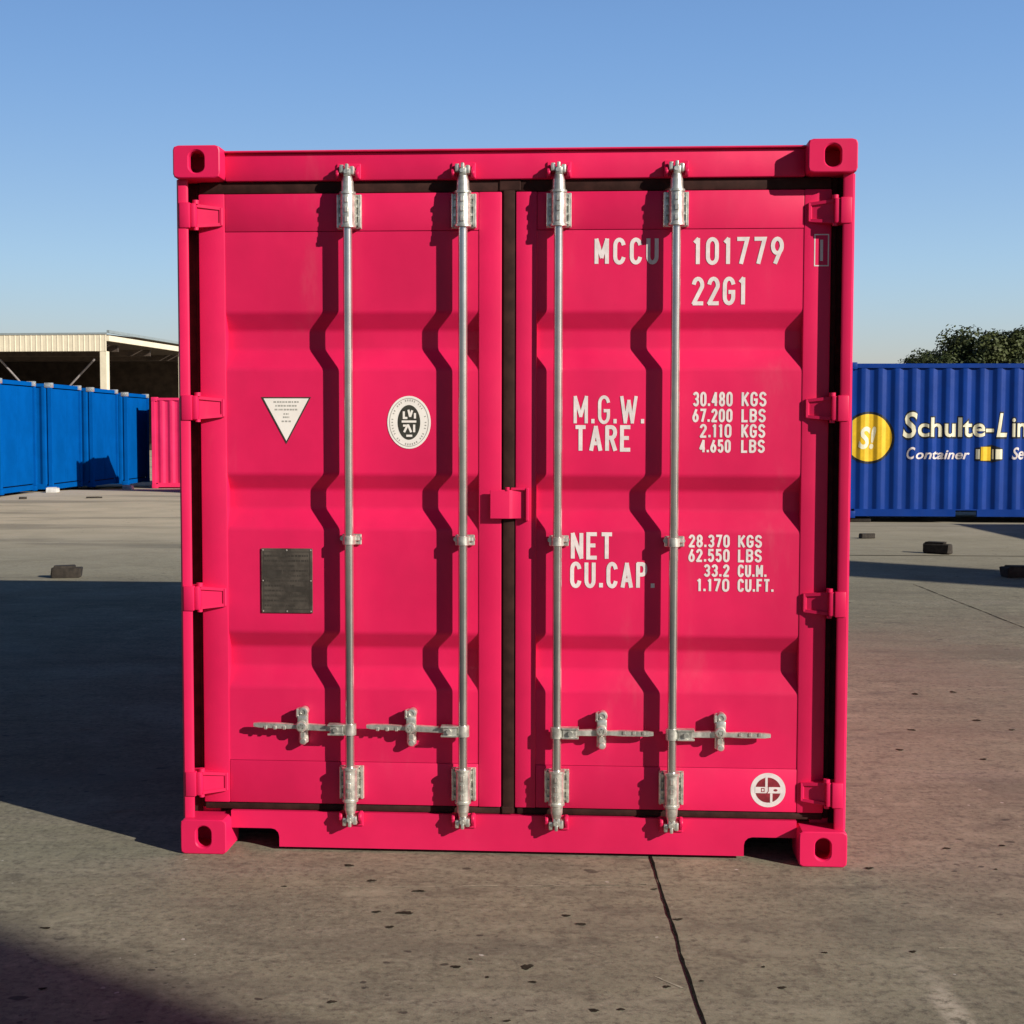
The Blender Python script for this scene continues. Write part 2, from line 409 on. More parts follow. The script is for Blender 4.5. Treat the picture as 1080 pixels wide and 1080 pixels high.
# ------------------------------------------------------------------ corner casting with an oval hole
def casting_mesh(mb, x0, x1, y0, y1, z0, z1, hole=True):
    """front face looks to -y; rounded corners, an oval hole opening into a hollow"""
    cx, cz = (x0 + x1) / 2, (z0 + z1) / 2; hw, hh = (x1 - x0) / 2, (z1 - z0) / 2
    N = 48
    def rr(w_, h_, r):
        out = []
        for i in range(N):
            a = 2 * math.pi * (i + .5) / N; c, s = math.cos(a), math.sin(a)
            k = min(w_ / abs(c) if abs(c) > 1e-6 else 1e9, h_ / abs(s) if abs(s) > 1e-6 else 1e9)
            x, z = c * k, s * k
            ex, ez = abs(x) - (w_ - r), abs(z) - (h_ - r)
            if ex > 0 and ez > 0:
                l = math.hypot(ex, ez)
                x = math.copysign(w_ - r + ex / l * r, x); z = math.copysign(h_ - r + ez / l * r, z)
            out.append((cx + x, cz + z))
        return out
    def stad(k=1.):
        out = []
        for i in range(N):
            a = 2 * math.pi * (i + .5) / N
            out.append((cx + .0285 * k * math.cos(a), cz + .0265 * k * math.sin(a) + math.copysign(.013 * k, math.sin(a))))
        return out
    def row(p, y): return [(a, y, b) for a, b in p]
    rows = [row(rr(hw, hh, .016), y1), row(rr(hw, hh, .016), y0 + .007), row(rr(hw - .0012, hh - .0012, .015), y0 + .0022), row(rr(hw - .0045, hh - .0045, .012), y0),
            row(stad(1.12), y0), row(stad(), y0 + .005), row(stad(), y0 + .03), row(rr(hw - .03, hh - .02, .01), y0 + .031), row(rr(hw - .03, hh - .02, .01), y0 + .14)]
    vs = mb.strip(rows, True)
    mb.bm.faces.new(vs[0]); mb.bm.faces.new(vs[-1])

# ------------------------------------------------------------------ setting: ground
def gh(x, y):
    def ss(v, a, b):
        t = min(1, max(0, (v - a) / (b - a))); return t * t * (3 - 2 * t)
    return -.19 * ss(y, 35, 41.5) * ss(-x, 6, 9.5) * (1 - ss(y, 48, 60))
xs = [-3000, -800, -250, -90, -60] + [-45 + i for i in range(0, 91)] + [60, 90, 250, 800, 3000]
ys = [-600, -150, -60, -30] + [-20 + i for i in range(0, 91)] + [90, 150, 400, 1200, 4000]
mb = MB()
mb.strip([[(x, y, gh(x, y)) for x in xs] for y in ys])
tag(mb.build('ground', 'ground', smooth=60), kind='structure')

mb = MB()
def joint(p0, p1, wd, jit, step=.12):
    a, b = Vector(p0), Vector(p1); dd = (b - a); n = max(2, int(dd.length / step)); dd.normalize(); nn = Vector((-dd.y, dd.x))
    L, Q = [], []; o = 0
    for i in range(n + 1):
        o = o * .8 + random.uniform(-jit, jit)
        c = a + (b - a) * i / n + nn * o; ww = wd * random.uniform(.55, 1.3)
        L.append((*(c + nn * ww / 2), .003)); Q.append((*(c - nn * ww / 2), .003))
    mb.strip([L, Q])
for X, ye, wd in ((.512, 11.2, .0085), (4.06, 14.6, .009)):
    joint((X, -3), (X, ye), wd, .0022, .05)
for Y in (17.95,):
    joint((2.5, Y + .05), (16, Y - .5), .045, .010, .3)
tag(mb.build('slab_joints', 'joint', smooth=0), kind='structure')

# oil drips and pale scuffs seen on the concrete
M['oil'] = plain('oil_stain', (.048, .040, .031), 1.0, 0, .5, 60, 0, 0.0)
M['scuff'] = plain('pale_scuff', (.38, .35, .27), 1.0, 0, .3, 30, 0, 0.0)
STAINS = [(-0.586, 5.149, 0.024, 0.023), (-0.487, 4.974, 0.02, 0.021), (-0.314, 4.861, 0.029, 0.02), (-0.44, 4.647, 0.019, 0.019), (-0.346, 4.639, 0.034, 0.028), (-0.384, 4.504, 0.018, 0.019), (-0.161, 4.166, 0.019, 0.019), (-0.119, 4.227, 0.008, 0.01), (-0.068, 4.086, 0.007, 0.014), (-0.493, 3.905, 0.016, 0.02), (0.178, 4.614, 0.018, 0.018), (0.223, 4.534, 0.021, 0.02), (0.047, 4.167, 0.022, 0.038), (0.062, 4.051, 0.014, 0.014), (0.44, 4.018, 0.013, 0.017), (0.766, 4.012, 0.016, 0.017), (0.74, 4.171, 0.008, 0.011), (0.946, 4.287, 0.011, 0.012), (1.214, 4.297, 0.014, 0.016), (1.286, 5.127, 0.02, 0.023), (1.637, 5.376, 0.018, 0.019), (1.86, 5.414, 0.014, 0.019), (1.737, 5.118, 0.01, 0.013), (0.226, 3.85, 0.018, 0.019), (0.299, 3.857, 0.013, 0.016), (0.536, 4.58, 0.021, 0.018), (-1.468, 4.489, 0.021, 0.017), (-1.318, 3.995, 0.016, 0.014), (2.399, 8.549, 0.028, 0.05), (2.098, 7.519, 0.025, 0.036), (1.908, 7.048, 0.023, 0.032), (2.253, 6.847, 0.023, 0.03), (2.621, 7.523, 0.02, 0.029), (2.644, 8.613, 0.028, 0.041), (2.516, 7.768, 0.036, 0.033), (-0.01, 3.779, 0.013, 0.012), (0.545, 4.061, 0.008, 0.011), (0.49, 4.886, 0.016, 0.013), (-0.781, 4.909, 0.013, 0.01)]
mb = MB(); rs = random.Random(5)
for cx, cy, rx, ry in STAINS:
    ph = rs.uniform(0, 6.28); vs = []
    for i in range(22):
        a = 2 * math.pi * i / 22
        k = .88 + .12 * math.sin(2 * a + ph) + .13 * math.sin(3 * a + 2 * ph) + .09 * math.sin(7 * a + ph) + rs.uniform(-.06, .06)
        vs.append((cx + rx * .85 * k * math.cos(a), cy + ry * .62 * k * math.sin(a), 0.0016))
    mb.quads(vs, [list(range(22))])
tag(mb.build('oil_stains', 'oil', smooth=0), kind='stuff')
SCUFFS = [(-0.682, 4.9, 0.528, 4.938), (0.019, 4.914, 0.495, 4.938), (1.301, 4.329, 1.558, 4.322), (2.891, 12.107, 3.028, 12.048), (2.808, 11.692, 3.002, 11.638), (-1.403, 4.805, -1.229, 4.876), (3.134, 9.906, 3.225, 9.785), (0.413, 4.096, 0.485, 4.011), (-2.27, 7.478, -2.161, 7.527), (-1.664, 5.848, -1.56, 5.893)]
mb = MB()
for x0, y0, x1, y1 in SCUFFS:
    a, b = Vector((x0, y0)), Vector((x1, y1)); n = max(4, int((b - a).length / .03)); dd = (b - a).normalized(); nn = Vector((-dd.y, dd.x))
    wd = .012 if y0 < 6 else .05
    i = 0
    while i < n:                                   # broken dashes, not one clean line
        j = min(n, i + rs.randint(1, 4)); c0 = a + (b - a) * i / n; c1 = a + (b - a) * j / n
        h0, h1 = wd * rs.uniform(.1, .5), wd * rs.uniform(.1, .5); o_ = nn * rs.uniform(-.3, .3) * wd
        mb.quads([(*(c0 + o_ - nn * h0), .0012), (*(c1 + o_ - nn * h1), .0012), (*(c1 + o_ + nn * h1), .0012), (*(c0 + o_ + nn * h0), .0012)], [(0, 1, 2, 3)])
        i = j + rs.randint(0, 3)
tag(mb.build('pale_scuffs', 'scuff', smooth=0), kind='stuff')

# ------------------------------------------------------------------ the pink container
CW, CH, CL = 2.438, 2.591, 6.058
box = empty('shipping_container', (-.00896, 5.21071, 0), -.0643718)
tag(box, 'big bright pink container with closed double doors and white stencilled numbers', 'shipping container')

for sx in (-1, 1):
    xo, xi = sx * 1.219, sx * 1.046
    for z0, z1 in ((0, .130), (2.473, 2.591)):
        m_ = MB(); casting_mesh(m_, min(xo, xi), max(xo, xi), 0, .178, z0, z1); m_.build('corner_casting', 'pink', box, smooth=24)
        m_ = MB(); m_.box(min(xo, xi), max(xo, xi), CL - .178, CL, z0, z1 if z0 else .118, .008, 2); m_.build('corner_casting', 'pink', box)
    # front post: outer flange, web and the inner return that holds the door gasket
    pr = [(1.2165, .040), (1.208, .030), (1.181, .030), (1.175, .034), (1.175, .043), (1.2065, .046), (1.2065, .126), (1.100, .126), (1.100, .140), (1.2165, .140)]
    m_ = MB(); m_.prism([(sx * a, b) for a, b in pr], 'z', .1295, 2.4735); m_.build('corner_post', 'pink', box)
    m_ = MB(); m_.box(min(sx * 1.2165, sx * 1.09), max(sx * 1.2165, sx * 1.09), CL - .12, CL - .008, .117, 2.474, .006); m_.build('corner_post', 'pink', box)
# header with a thin overhanging roof lip
m_ = MB(); m_.box(-1.047, 1.047, .075, .178, 2.473, 2.572, .005, 2); m_.build('door_header', 'pink', box)
m_ = MB(); m_.box(-1.047, 1.047, .060, .2, 2.573, 2.580, .002); m_.build('roof_lip', 'pink', box)
# sill with two forklift pockets
def pocket(xa, xb, zt, r=.03):
    return [(xa, .013), (xa, zt - r)] + [(xa + r - r * math.cos(R(t)), zt - r + r * math.sin(R(t))) for t in (30, 60, 90)] + \
           [(xb - r + r * math.sin(R(t)), zt - r + r * math.cos(R(t))) for t in (0, 30, 60)] + [(xb, zt - r), (xb, .013)]
outl = [(-1.047, .147), (-1.047, .082), (-.895, .082)] + [(-.895 + .03 * math.sin(R(t)), .052 + .03 * math.cos(R(t))) for t in (30, 60, 90)] + [(-.865, .013), (.857, .013), (.857, .054)] + \
       [(.887 - .03 * math.cos(R(t)), .054 + .03 * math.sin(R(t))) for t in (30, 60, 90)] + [(1.047, .084), (1.047, .147)]
m_ = MB(); m_.prism(outl, 'y', .075, .083); m_.box(-1.047, 1.047, .0831, .15, .110, .1465)
m_.box(-.865, .857, .0831, .12, .013, .02); m_.build('door_sill', 'pink', box)
m_ = MB(); m_.box(-1.046, 1.046, .30, .31, .0, .10); m_.box(-1.15, 1.15, .15, 5.9, .105, .147); m_.build('underframe', 'black', box)
# sides, roof, rear, rails
def corr_raw(x, period, dep, flat):
    u = (x / period) % 1.0; sl_ = .5 - flat
    if u < flat: return 0.
    if u < .5: return dep * (u - flat) / sl_
    if u < .5 + flat: return dep
    return dep * (1 - (u - .5 - flat) / sl_)
CR = .011
def corr_profile(x, period=.278, dep=.036, flat=.26):
    return sum(k * corr_raw(x + q * CR, period, dep, flat) for q, k in ((-1, .25), (0, .5), (1, .25)))
def corr_breaks(a, b, period=.278, flat=.26):
    out_ = [a, b]; k = math.floor(a / period) - 1
    while k * period < b + period:
        for f in (0, flat, .5, .5 + flat):
            for q in (-CR, 0, CR):
                v = (k + f) * period + q
                if a + 1e-4 < v < b - 1e-4: out_.append(v)
        k += 1
    return sorted(out_)
for sx in (-1, 1):
    br = corr_breaks(.13, CL - .12)
    m_ = MB(); m_.strip([[(sx * (1.209 - corr_profile(y)), y, z) for y in br] for z in (.16, 2.53)]); m_.build('side_wall', 'pink', box, smooth=50)
    m_ = MB(); m_.box(*sorted((sx * 1.213, sx * 1.16)), .179, CL - .179, .02, .165, .004); m_.build('bottom_rail', 'pink', box)
    m_ = MB(); m_.box(*sorted((sx * 1.215, sx * 1.155)), .179, CL - .179, 2.52, 2.58, .004); m_.build('top_rail', 'pink', box)
br = corr_breaks(.2, CL - .1, .209, .22)
m_ = MB(); m_.strip([[(x, y, 2.578 - corr_profile(y, .209, .02, .22)) for y in br] for x in (-1.156, 1.156)]); m_.build('roof', 'pink', box, smooth=0)
br = corr_breaks(-1.09, 1.09)
m_ = MB(); m_.strip([[(x, CL - .02 - corr_profile(x), z) for x in br] for z in (.118, 2.5)]); m_.box(-1.045, 1.045, CL - .1, CL - .012, .02, .16); m_.box(-1.045, 1.045, CL - .1, CL - .012, 2.49, 2.58); m_.build('rear_wall', 'pink', box, smooth=0)

REC = [(1.998, 1.934, 1.864, 1.791), (1.405, 1.348, 1.277, 1.204), (.819, .760, .686, .612)]
ZB, ZT = .175, 2.429
def door(xa, xb, sa, sb):
    """xa..xb door leaf, sa/sb inner edges of the left and right frame tubes"""
    m_ = MB()
    zs = [(.3365, .0890)]
    for zt, it, ib, zb in REC[::-1]: zs += [(zb, .0885), (ib, 0.1265), (it, 0.1265), (zt, .0885)]
    zs += [(2.2905, .0885)]
    # slightly rounded fold lines
    prof = []
    for i, (z, y) in enumerate(zs):
        if 0 < i < len(zs) - 1:
            a = Vector(zs[i - 1]); b = Vector(zs[i + 1]); c = Vector((z, y)); r = .011
            pa = c + (a - c).normalized() * r; pb = c + (b - c).normalized() * r
            for k in range(5):
                t_ = k / 4; prof.append(tuple(pa * (1 - t_) ** 2 + c * 2 * t_ * (1 - t_) + pb * t_ ** 2))
        else: prof.append((z, y))
    m_.strip([[(x, y, z) for x in (sa - .004, sb + .004)] for z, y in prof])
    m_.box(xa, sa, .085, .140, ZB, ZT, .004, 2)
    m_.box(sb, xb, .085, .140, ZB, ZT, .004, 2)
    m_.box(sa + .0005, sb - .0005, .0865, .139, 2.292, ZT - .0008, .003, 2)
    m_.box(sa + .0005, sb - .0005, .0865, .139, ZB + .0008, .335, .003, 2)
    m_.box(xa + .01, xb - .01, .1385, .15, ZB + .01, ZT - .01)
    return m_.build('door', 'pink', box, smooth=30)
dl = door(-1.150, -.036, -1.053, -.119)
dr = door(.016, 1.143, .092, 1.047)
# gaskets, plus dark sheets that stand in for the shade inside the post gaps
def gasket(x0, x1, z0, z1, yf=.091):
    m_.box(x0, x1, yf, .125, z0, z1, .007, 2)
m_ = MB(); gasket(-1.166, -1.1505, .15, 2.472, .104); m_.box(-1.206, -1.1663, .118, .125, .132, 2.472); gasket(-1.1500, -.036, 2.4295, 2.4725); gasket(-1.1500, -.036, .1475, .1745); m_.build('gasket', 'rubber_and_shade', dl)  # the thin outer box is a sheet coloured as shade behind the left flange
m_ = MB(); gasket(1.1435, 1.166, .15, 2.472, .104); m_.box(1.1663, 1.206, .118, .125, .132, 2.472); gasket(.022, 1.143, 2.4295, 2.4725); gasket(.022, 1.143, .1475, .1745)  # same shade-coloured sheet behind the right flange
m_.box(-.0355, .0155, .100, .128, .150, 2.470); m_.box(-.030, .0130, .0875, .099, .156, 2.474, .005, 2)
m_.box(-.046, .034, .086, .092, 2.432, 2.4765, .004); m_.box(-.034, .012, .0855, .092, .150, .178, .004)
m_.build('gasket', 'rubber_and_shade', dr)
# hinges
for sx, dpar, sh in ((-1, dl, 0), (1, dr, .0)):
    for zc in (2.346, 1.649, .948, .255):
        m_ = MB()
        X = lambda v: sx * v
        # welded lug on the post, barrel, tapered strap on the door with raised border
        m_.box(*sorted((X(1.205), X(1.166))), .0245, .10, zc - .046, zc + .046, .004, 2)
        m_.box(*sorted((X(1.1665), X(1.146))), .031, .10, zc - .044, zc + .044, .006, 2)
        a, b = .046, .034
        pts = []
        def strap(x_in, x_out, h_in, h_out, y_in, y_out, th):
            v = [(X(x_out), y_out, zc - h_out), (X(x_out), y_out, zc + h_out), (X(x_in), y_in, zc + h_in), (X(x_in), y_in, zc - h_in)]
            w_ = [(p[0], p[1] + th, p[2]) for p in v]
            m_.quads(v + w_, [(0, 1, 2, 3), (4, 7, 6, 5), (0, 3, 7, 4), (1, 5, 6, 2), (2, 6, 7, 3), (0, 4, 5, 1)])
        strap(1.062, 1.1455, b, a - .004, .0795, .056, .045)
        for s2 in (-1, 1):
            v = []
            for x_, y_, h_ in ((1.0625, .0745, b), (1.145, .048, a - .004)):
                v += [(X(x_), y_, zc + s2 * h_), (X(x_), y_, zc + s2 * (h_ - .011)), (X(x_), y_ + .02, zc + s2 * (h_ - .011)), (X(x_), y_ + .02, zc + s2 * h_)]
            m_.quads(v, [(0, 1, 5, 4), (1, 2, 6, 5), (2, 3, 7, 6), (3, 0, 4, 7), (0, 3, 2, 1), (4, 5, 6, 7)])
        m_.box(*sorted((X(1.058), X(1.072))), .073, .09, zc - b, zc + b, .003)
        m_.cyl((X(1.150), .050, zc + .042), (X(1.150), .050, zc + .056), .012, 12)
        m_.cyl((X(1.150), .050, zc - .042), (X(1.150), .050, zc - .052), .010, 12)
        m_.build('hinge', 'pink', dpar)
# lock cover plate over the centre gap
m_ = MB()
m_.prism([(-.075, .058), (-.004, .058), (.006, .066), (.058, .078), (.066, .072), (.066, .0835), (-.002, .0835), (-.006, .066), (-.075, .066)], 'z', 1.247, 1.352, .0015)
m_.box(.000, .062, .064, .083, 1.350, 1.360, .002); m_.cyl((-.012, .062, 1.350), (-.012, .062, 1.362), .008, 10)
m_.box(.054, .066, .060, .084, 1.238, 1.360, .003)
m_.build('lock_cover', 'pink', dr)

# locking rods with brackets, cams, guides and handles
RODS = [(-.5905, -.003, dl), (-.1725, .0, dl), (.1715, .001, dr), (.5905, .003, dr)]
RY = .040
for ri, (rx, _, dpar) in enumerate(RODS):
    m_ = MB(); m_.cyl((rx, RY, .125), (rx, RY, 2.475), .0165, 20)
    rod = m_.build('locking_rod', 'zinc', box)
    for zc, up in ((2.360, 1), (.262, -1)):
        m_ = MB()
        m_.box(rx - .045, rx + .045, .0775, .0845, zc - .062, zc + .062, .002)
        for s2 in (-1, 1):
            m_.box(*sorted((rx + s2 * .0445, rx + s2 * .036)), .062, .078, zc - .06, zc + .06, .0015)
            for zz in (-.046, -.015, .018, .046):
                m_.cyl((rx + s2 * .0335, .066, zc + zz), (rx + s2 * .0335, .078, zc + zz), .0062, 6)
        # saddle that wraps the rod
        pts = [(rx - .030, .078)] + [(rx - .0255 * math.cos(R(t)), RY - .0255 * math.sin(R(t))) for t in range(0, 181, 20)] + [(rx + .030, .078)]
        m_.prism(pts, 'z', zc - .056, zc + .060, .0012)
        for zz in (-.058, .061): m_.cyl((rx, RY, zc + zz - .004), (rx, RY, zc + zz + .004), .030, 18)
        for zz in (-.035, 0, .035): m_.box(rx - .0065, rx + .0065, RY - .030, RY - .02, zc + zz - .010, zc + zz + .010, .002)
        m_.build('bearing_bracket', 'galv', rod)
        # cam: neck then a forked claw
        ze = 2.462 if up > 0 else .168
        m_ = MB()
        m_.cyl((rx, RY, ze - up * .04), (rx, RY, ze), .024, 16, .022)
        m_.cyl((rx, RY, ze), (rx, RY, ze + up * .022), .021, 16, .015)
        def lobe(x0, x1, y0, y1, z0, z1, b=.004): m_.box(x0, x1, y0, y1, *sorted((ze + up * z0, ze + up * z1)), b, 2)
        lobe(rx - .012, rx + .014, RY - .016, RY + .026, .016, .046)
        lobe(rx - .028, rx - .012, RY - .012, RY + .024, .030, .060)
        lobe(rx + .010, rx + .026, RY - .014, RY + .024, .024, .054)
        lobe(rx - .006, rx + .006, RY - .020, RY + .008, .040, .062, .003)
        m_.cyl((rx - .002, RY - .022, ze + up * .034), (rx - .002, RY - .010, ze + up * .034), .008, 10)
        m_.build('cam', 'galv', rod)
        # keeper on header / sill (painted pink)
        m_ = MB()
        for s2 in (-1, 1):
            q = [(0.0, .0745), (0, .040), (.010, .030), (.022, .034), (.022, .046), (.034, .052), (.034, .0745)]
            xa_, xb_ = sorted((rx + s2 * .030, rx + s2 * .042))
            zz0 = ze + up * .012
            m_.prism([(b_, zz0 + up * a_ * 1.3) for a_, b_ in q], 'x', xa_, xb_, .002)
        m_.box(rx - .044, rx + .044, .068, .0748, *sorted((ze + up * .014, ze + up * .07)), .003)
        m_.build('cam_keeper', 'pink', rod)
    # mid guide clip
    m_ = MB(); zc = 1.167
    m_.box(rx - .032, rx + .040, .074, .084, zc - .020, zc + .020, .003)
    m_.prism([(rx - .024, .076)] + [(rx - .022 * math.cos(R(t)), RY - .022 * math.sin(R(t))) for t in range(0, 181, 20)] + [(rx + .024, .076)], 'z', zc - .016, zc + .016, .001)
    for s2 in (-.028, .034): m_.cyl((rx + s2, .058, zc + .004), (rx + s2, .075, zc + .004), .009, 8)
    m_.box(rx + .020, rx + .036, .052, .076, zc - .004, zc + .012, .003)
    m_.build('rod_guide', 'galv', rod)
    # handle
    s = -1 if ri < 2 else 1
    z0 = .468; dz = .006 if ri < 2 else -.002
    endx = (.362, .358, .352, .356)[ri]; catx = (.180, .194, .163, .174)[ri]
    X = lambda v: rx + s * v
    m_ = MB()
    m_.cyl((rx, RY, z0 - .020), (rx, RY, z0 + .020), .0235, 18)
    for zz in (-.017, .017): m_.box(*sorted((X(.018), X(.080))), RY - .022, RY + .014, z0 + zz - .0035, z0 + zz + .0035, .0015)
    m_.box(*sorted((X(.022), X(.072))), RY - .016, RY + .008, z0 - .0175, z0 + .0175, .002)
    m_.cyl((X(.050), RY - .026, z0), (X(.050), RY + .018, z0), .009, 10)
    # bar: narrows past the catch and flattens into a grip
    HY = .050
    segs = [(.060, .011, RY - .002), (.11, .0125, HY - .004), (catx - .03, .013, HY), (catx + .03, .009, HY), (catx + .075, .0115, HY), (endx - .02, .0100, HY), (endx, .007, HY + .002)]
    rows = []
    for v, h_, y_ in segs:
        zc2 = z0 + dz * v / .35 * 1.5
        rows.append([(X(v), y_ - .006, zc2 - h_ * .8), (X(v), y_ - .006, zc2 + h_ * .8), (X(v), y_ - .002, zc2 + h_), (X(v), y_ + .006, zc2 + h_), (X(v), y_ + .006, zc2 - h_), (X(v), y_ - .002, zc2 - h_)])
    vv = m_.strip(rows, True); m_.bm.faces.new(vv[0]); m_.bm.faces.new(vv[-1])
    for q in (.09, .24, .275, .31): 
        if q < endx - .02 and abs(q - catx) > .03: m_.box(*sorted((X(q), X(q + .012))), HY - .010, HY - .003, z0 - .006, z0 + .008, .002)
    m_.build('handle', 'galv', rod)
    # catch that holds the handle to the door
    m_ = MB(); cx = X(catx)
    m_.box(cx - .017, cx + .017, .070, .0860, z0 - .060, z0 + .072, .003)
    m_.cyl((cx + .004, .052, z0 + .060), (cx + .004, .085, z0 + .060), .0165, 14)
    m_.lathe([(.0, -.001), (.008, -.001), (.009, -.004), (.016, -.003), (.0185, .001), (.0185, .010)], (cx + .004, .048, z0 + .060), 'y', 16)
    m_.box(cx - .022, cx - .013, .044, .072, z0 + .040, z0 + .072, .002)
    m_.box(cx - .016, cx + .020, .040, .049, z0 + .014, z0 + .048, .004, 2)
    m_.box(cx - .012, cx - .004, .049, .071, z0 + .030, z0 + .044)
    m_.cyl((cx, .034, z0 + .008), (cx, .046, z0 + .008), .021, 16)
    m_.lathe([(.0, -.001), (.009, -.001), (.010, -.005), (.017, -.004), (.0205, .002)], (cx, .033, z0 + .008), 'y', 16)
    m_.cyl((cx, .026, z0 + .008), (cx, .034, z0 + .008), .0065, 6)
    m_.box(cx - .010, cx + .011, .052, .071, z0 - .050, z0 - .018, .003)
    m_.lathe([(.0, -.005), (.010, -.004), (.0145, .002), (.0145, .022)], (cx + .002, .050, z0 - .050), 'y', 14)
    m_.build('handle_catch', 'galv', rod)

# lettering on the right leaf
TY = .0872
BIG, SM = .0142, .0084
def let(t, x0, x1, z0, z1, st, y=TY, gap=.17): lettering(t, x0, x1, z0, z1, y, st, dr, gap=gap)
let('MCCU', .300, .530, 2.166, 2.262, BIG, gap=.24)
let('101779', .653, .976, 2.163, 2.262, BIG, gap=.22)
let('22G1', .650, .846, 2.019, 2.121, BIG)
let('M.G.W.', .227, .484, 1.592, 1.696, .0118, gap=.16)
let('TARE', .231, .436, 1.492, 1.588, BIG)
for t1, a, b, t2, c, z0, z1 in (('30.480', .657, .800, 'KGS', .921, 1.656, 1.709), ('67.200', .656, .800, 'LBS', .919, 1.599, 1.648),
                                ('2.110', .683, .797, 'KGS', .918, 1.543, 1.593), ('4.650', .682, .795, 'LBS', .917, 1.489, 1.537)):
    let(t1, a, b, z0, z1, SM, gap=.13); let(t2, .832, c, z0, z1, SM, gap=.13)
let('NET', .219, .372, 1.098, 1.198, BIG)
let('CU.CAP.', .217, .526, .993, 1.090, BIG, gap=.20)
for t1, a, t2, c, z0, z1 in (('28.370', .647, 'KGS', .911, 1.145, 1.192), ('62.550', .646, 'LBS', .911, 1.092, 1.140),
                             ('33.2', .702, 'CU.M.', .929, 1.038, 1.084), ('1.170', .678, 'CU.FT.', .955, .984, 1.032)):
    let(t1, a, .795, z0, z1, SM, gap=.13); let(t2, .825, c, z0, z1, SM, gap=.13)
m_ = MB(); ribbon(m_, [(1.085, 2.158), (1.133, 2.158), (1.133, 2.268), (1.085, 2.268)], .004, True, .0842); ribbon(m_, [(1.109, 2.175), (1.109, 2.250)], .010, False, .0842)
m_.build('check_digit', 'white', dr, smooth=0, recalc=False)
# warning triangle
def layered(name, parent, layers):
    """layers: list of (material, fn(mb)); one mesh, stacked a hair apart"""
    m_ = MB(); mats = []
    for mat, fn in layers:
        if mat not in mats: mats.append(mat)
        before = set(m_.bm.faces); fn(m_)
        for f in m_.bm.faces:
            if f not in before: f.material_index = mats.index(mat)
    return m_.build(name, mats, parent, smooth=0, recalc=False)
def tri(mb, cx, zt, w_, h_, y): mb.quads([(cx - w_ / 2, y, zt), (cx, y, zt - h_), (cx + w_ / 2, y, zt)], [(0, 1, 2)])
def textline(mb, xa, xb, z, h_, y, seed):
    rr_ = random.Random(seed); x = xa
    while x < xb:
        l = rr_.uniform(.004, .011); rect(mb, x, min(xb, x + l), z, z + h_, y); x += l + rr_.uniform(.0015, .004)
def tri_text(mb):
    for i, (hw_, z) in enumerate(((.047, 1.668), (.040, 1.654), (.043, 1.640), (.010, 1.624), (.012, 1.612), (.017, 1.597))):
        textline(mb, -.830 - hw_, -.830 + hw_, z, .006, .0862, i)
layered('warning_sticker', dl, [('ink', lambda b: tri(b, -.830, 1.689, .185, .172, .0868)), ('sticker', lambda b: tri(b, -.830, 1.684, .168, .156, .0865)), ('greyink', tri_text)])
# oval inspection emblem
OX, OZ = -.375, 1.597
def oval_marks(mb):
    y = .0855; w_ = .0078
    S = lambda p, c=False: ribbon(mb, [(OX + a, OZ + b) for a, b in p], w_, c, y)
    S([(-.019, .040), (-.019, .016), (-.006, .016)]); S([(-.002, .046), (.004, .020)]); y -= .0001; S([(.012, .044), (.004, .020)]); S([(.022, .034), (.022, .014)])
    y -= .0001; S([(-.027, .003), (.027, .003)])
    S([(-.022, -.012), (-.010, -.012)]); S([(-.018, -.036), (-.004, -.008)]); y -= .0001; S([(.008, -.036), (-.004, -.008)]); S([(.019, -.008), (.019, -.036)]); S([(-.010, -.049), (.012, -.049)])
def oval_ticks(mb):
    for i in range(46):
        a = 2 * math.pi * i / 46
        if random.Random(i).random() < .25: continue
        c, s_ = math.cos(a), math.sin(a)
        ribbon(mb, [(OX + .0585 * c, OZ + .077 * s_), (OX + .0645 * c, OZ + .084 * s_)], .0036, False, .0861)
layered('oval_emblem', dl, [('sticker', lambda b: disc(b, OX, OZ, .080, .0965, .0868, 56)), ('greyink', lambda b: (ring(b, OX, OZ, .0715, .0875, .0022, .0862, 56), oval_ticks(b))),
                            ('ink', lambda b: disc(b, OX, OZ, .0415, .0635, .0859, 48)), ('sticker', oval_marks)])
# data plate
m_ = MB(); m_.box(-.928, -.735, .083, .0872, .890, 1.131, .002)
plate = m_.build('data_plate', 'plate', dl)
def plate_lines(mb):
    for i in range(11): textline(mb, -.915, -.752 - (.05 if i % 4 == 2 else 0), 1.10 - i * .0185, .007, .08245, 50 + i)
    ribbon(mb, [(-.918, .905), (-.745, .905), (-.745, 1.118), (-.918, 1.118)], .002, True, .0824)
    rect(mb, -.835, -.765, .970, .990, .0823); rect(mb, -.905, -.85, 1.02, 1.05, .0823)
layered('engraving', plate, [('plate_dark', plate_lines)])
for px in (-.921, -.8315, -.742):
    for pz in (.897, 1.0105, 1.124):
        if px == -.8315 and pz == 1.0105: continue
        m_ = MB(); m_.lathe([(.0, -.002), (.002, -.0016), (.0032, 0), (.0032, .003)], (px, .0825, pz), 'y', 10); m_.build('rivet', 'galv', plate)
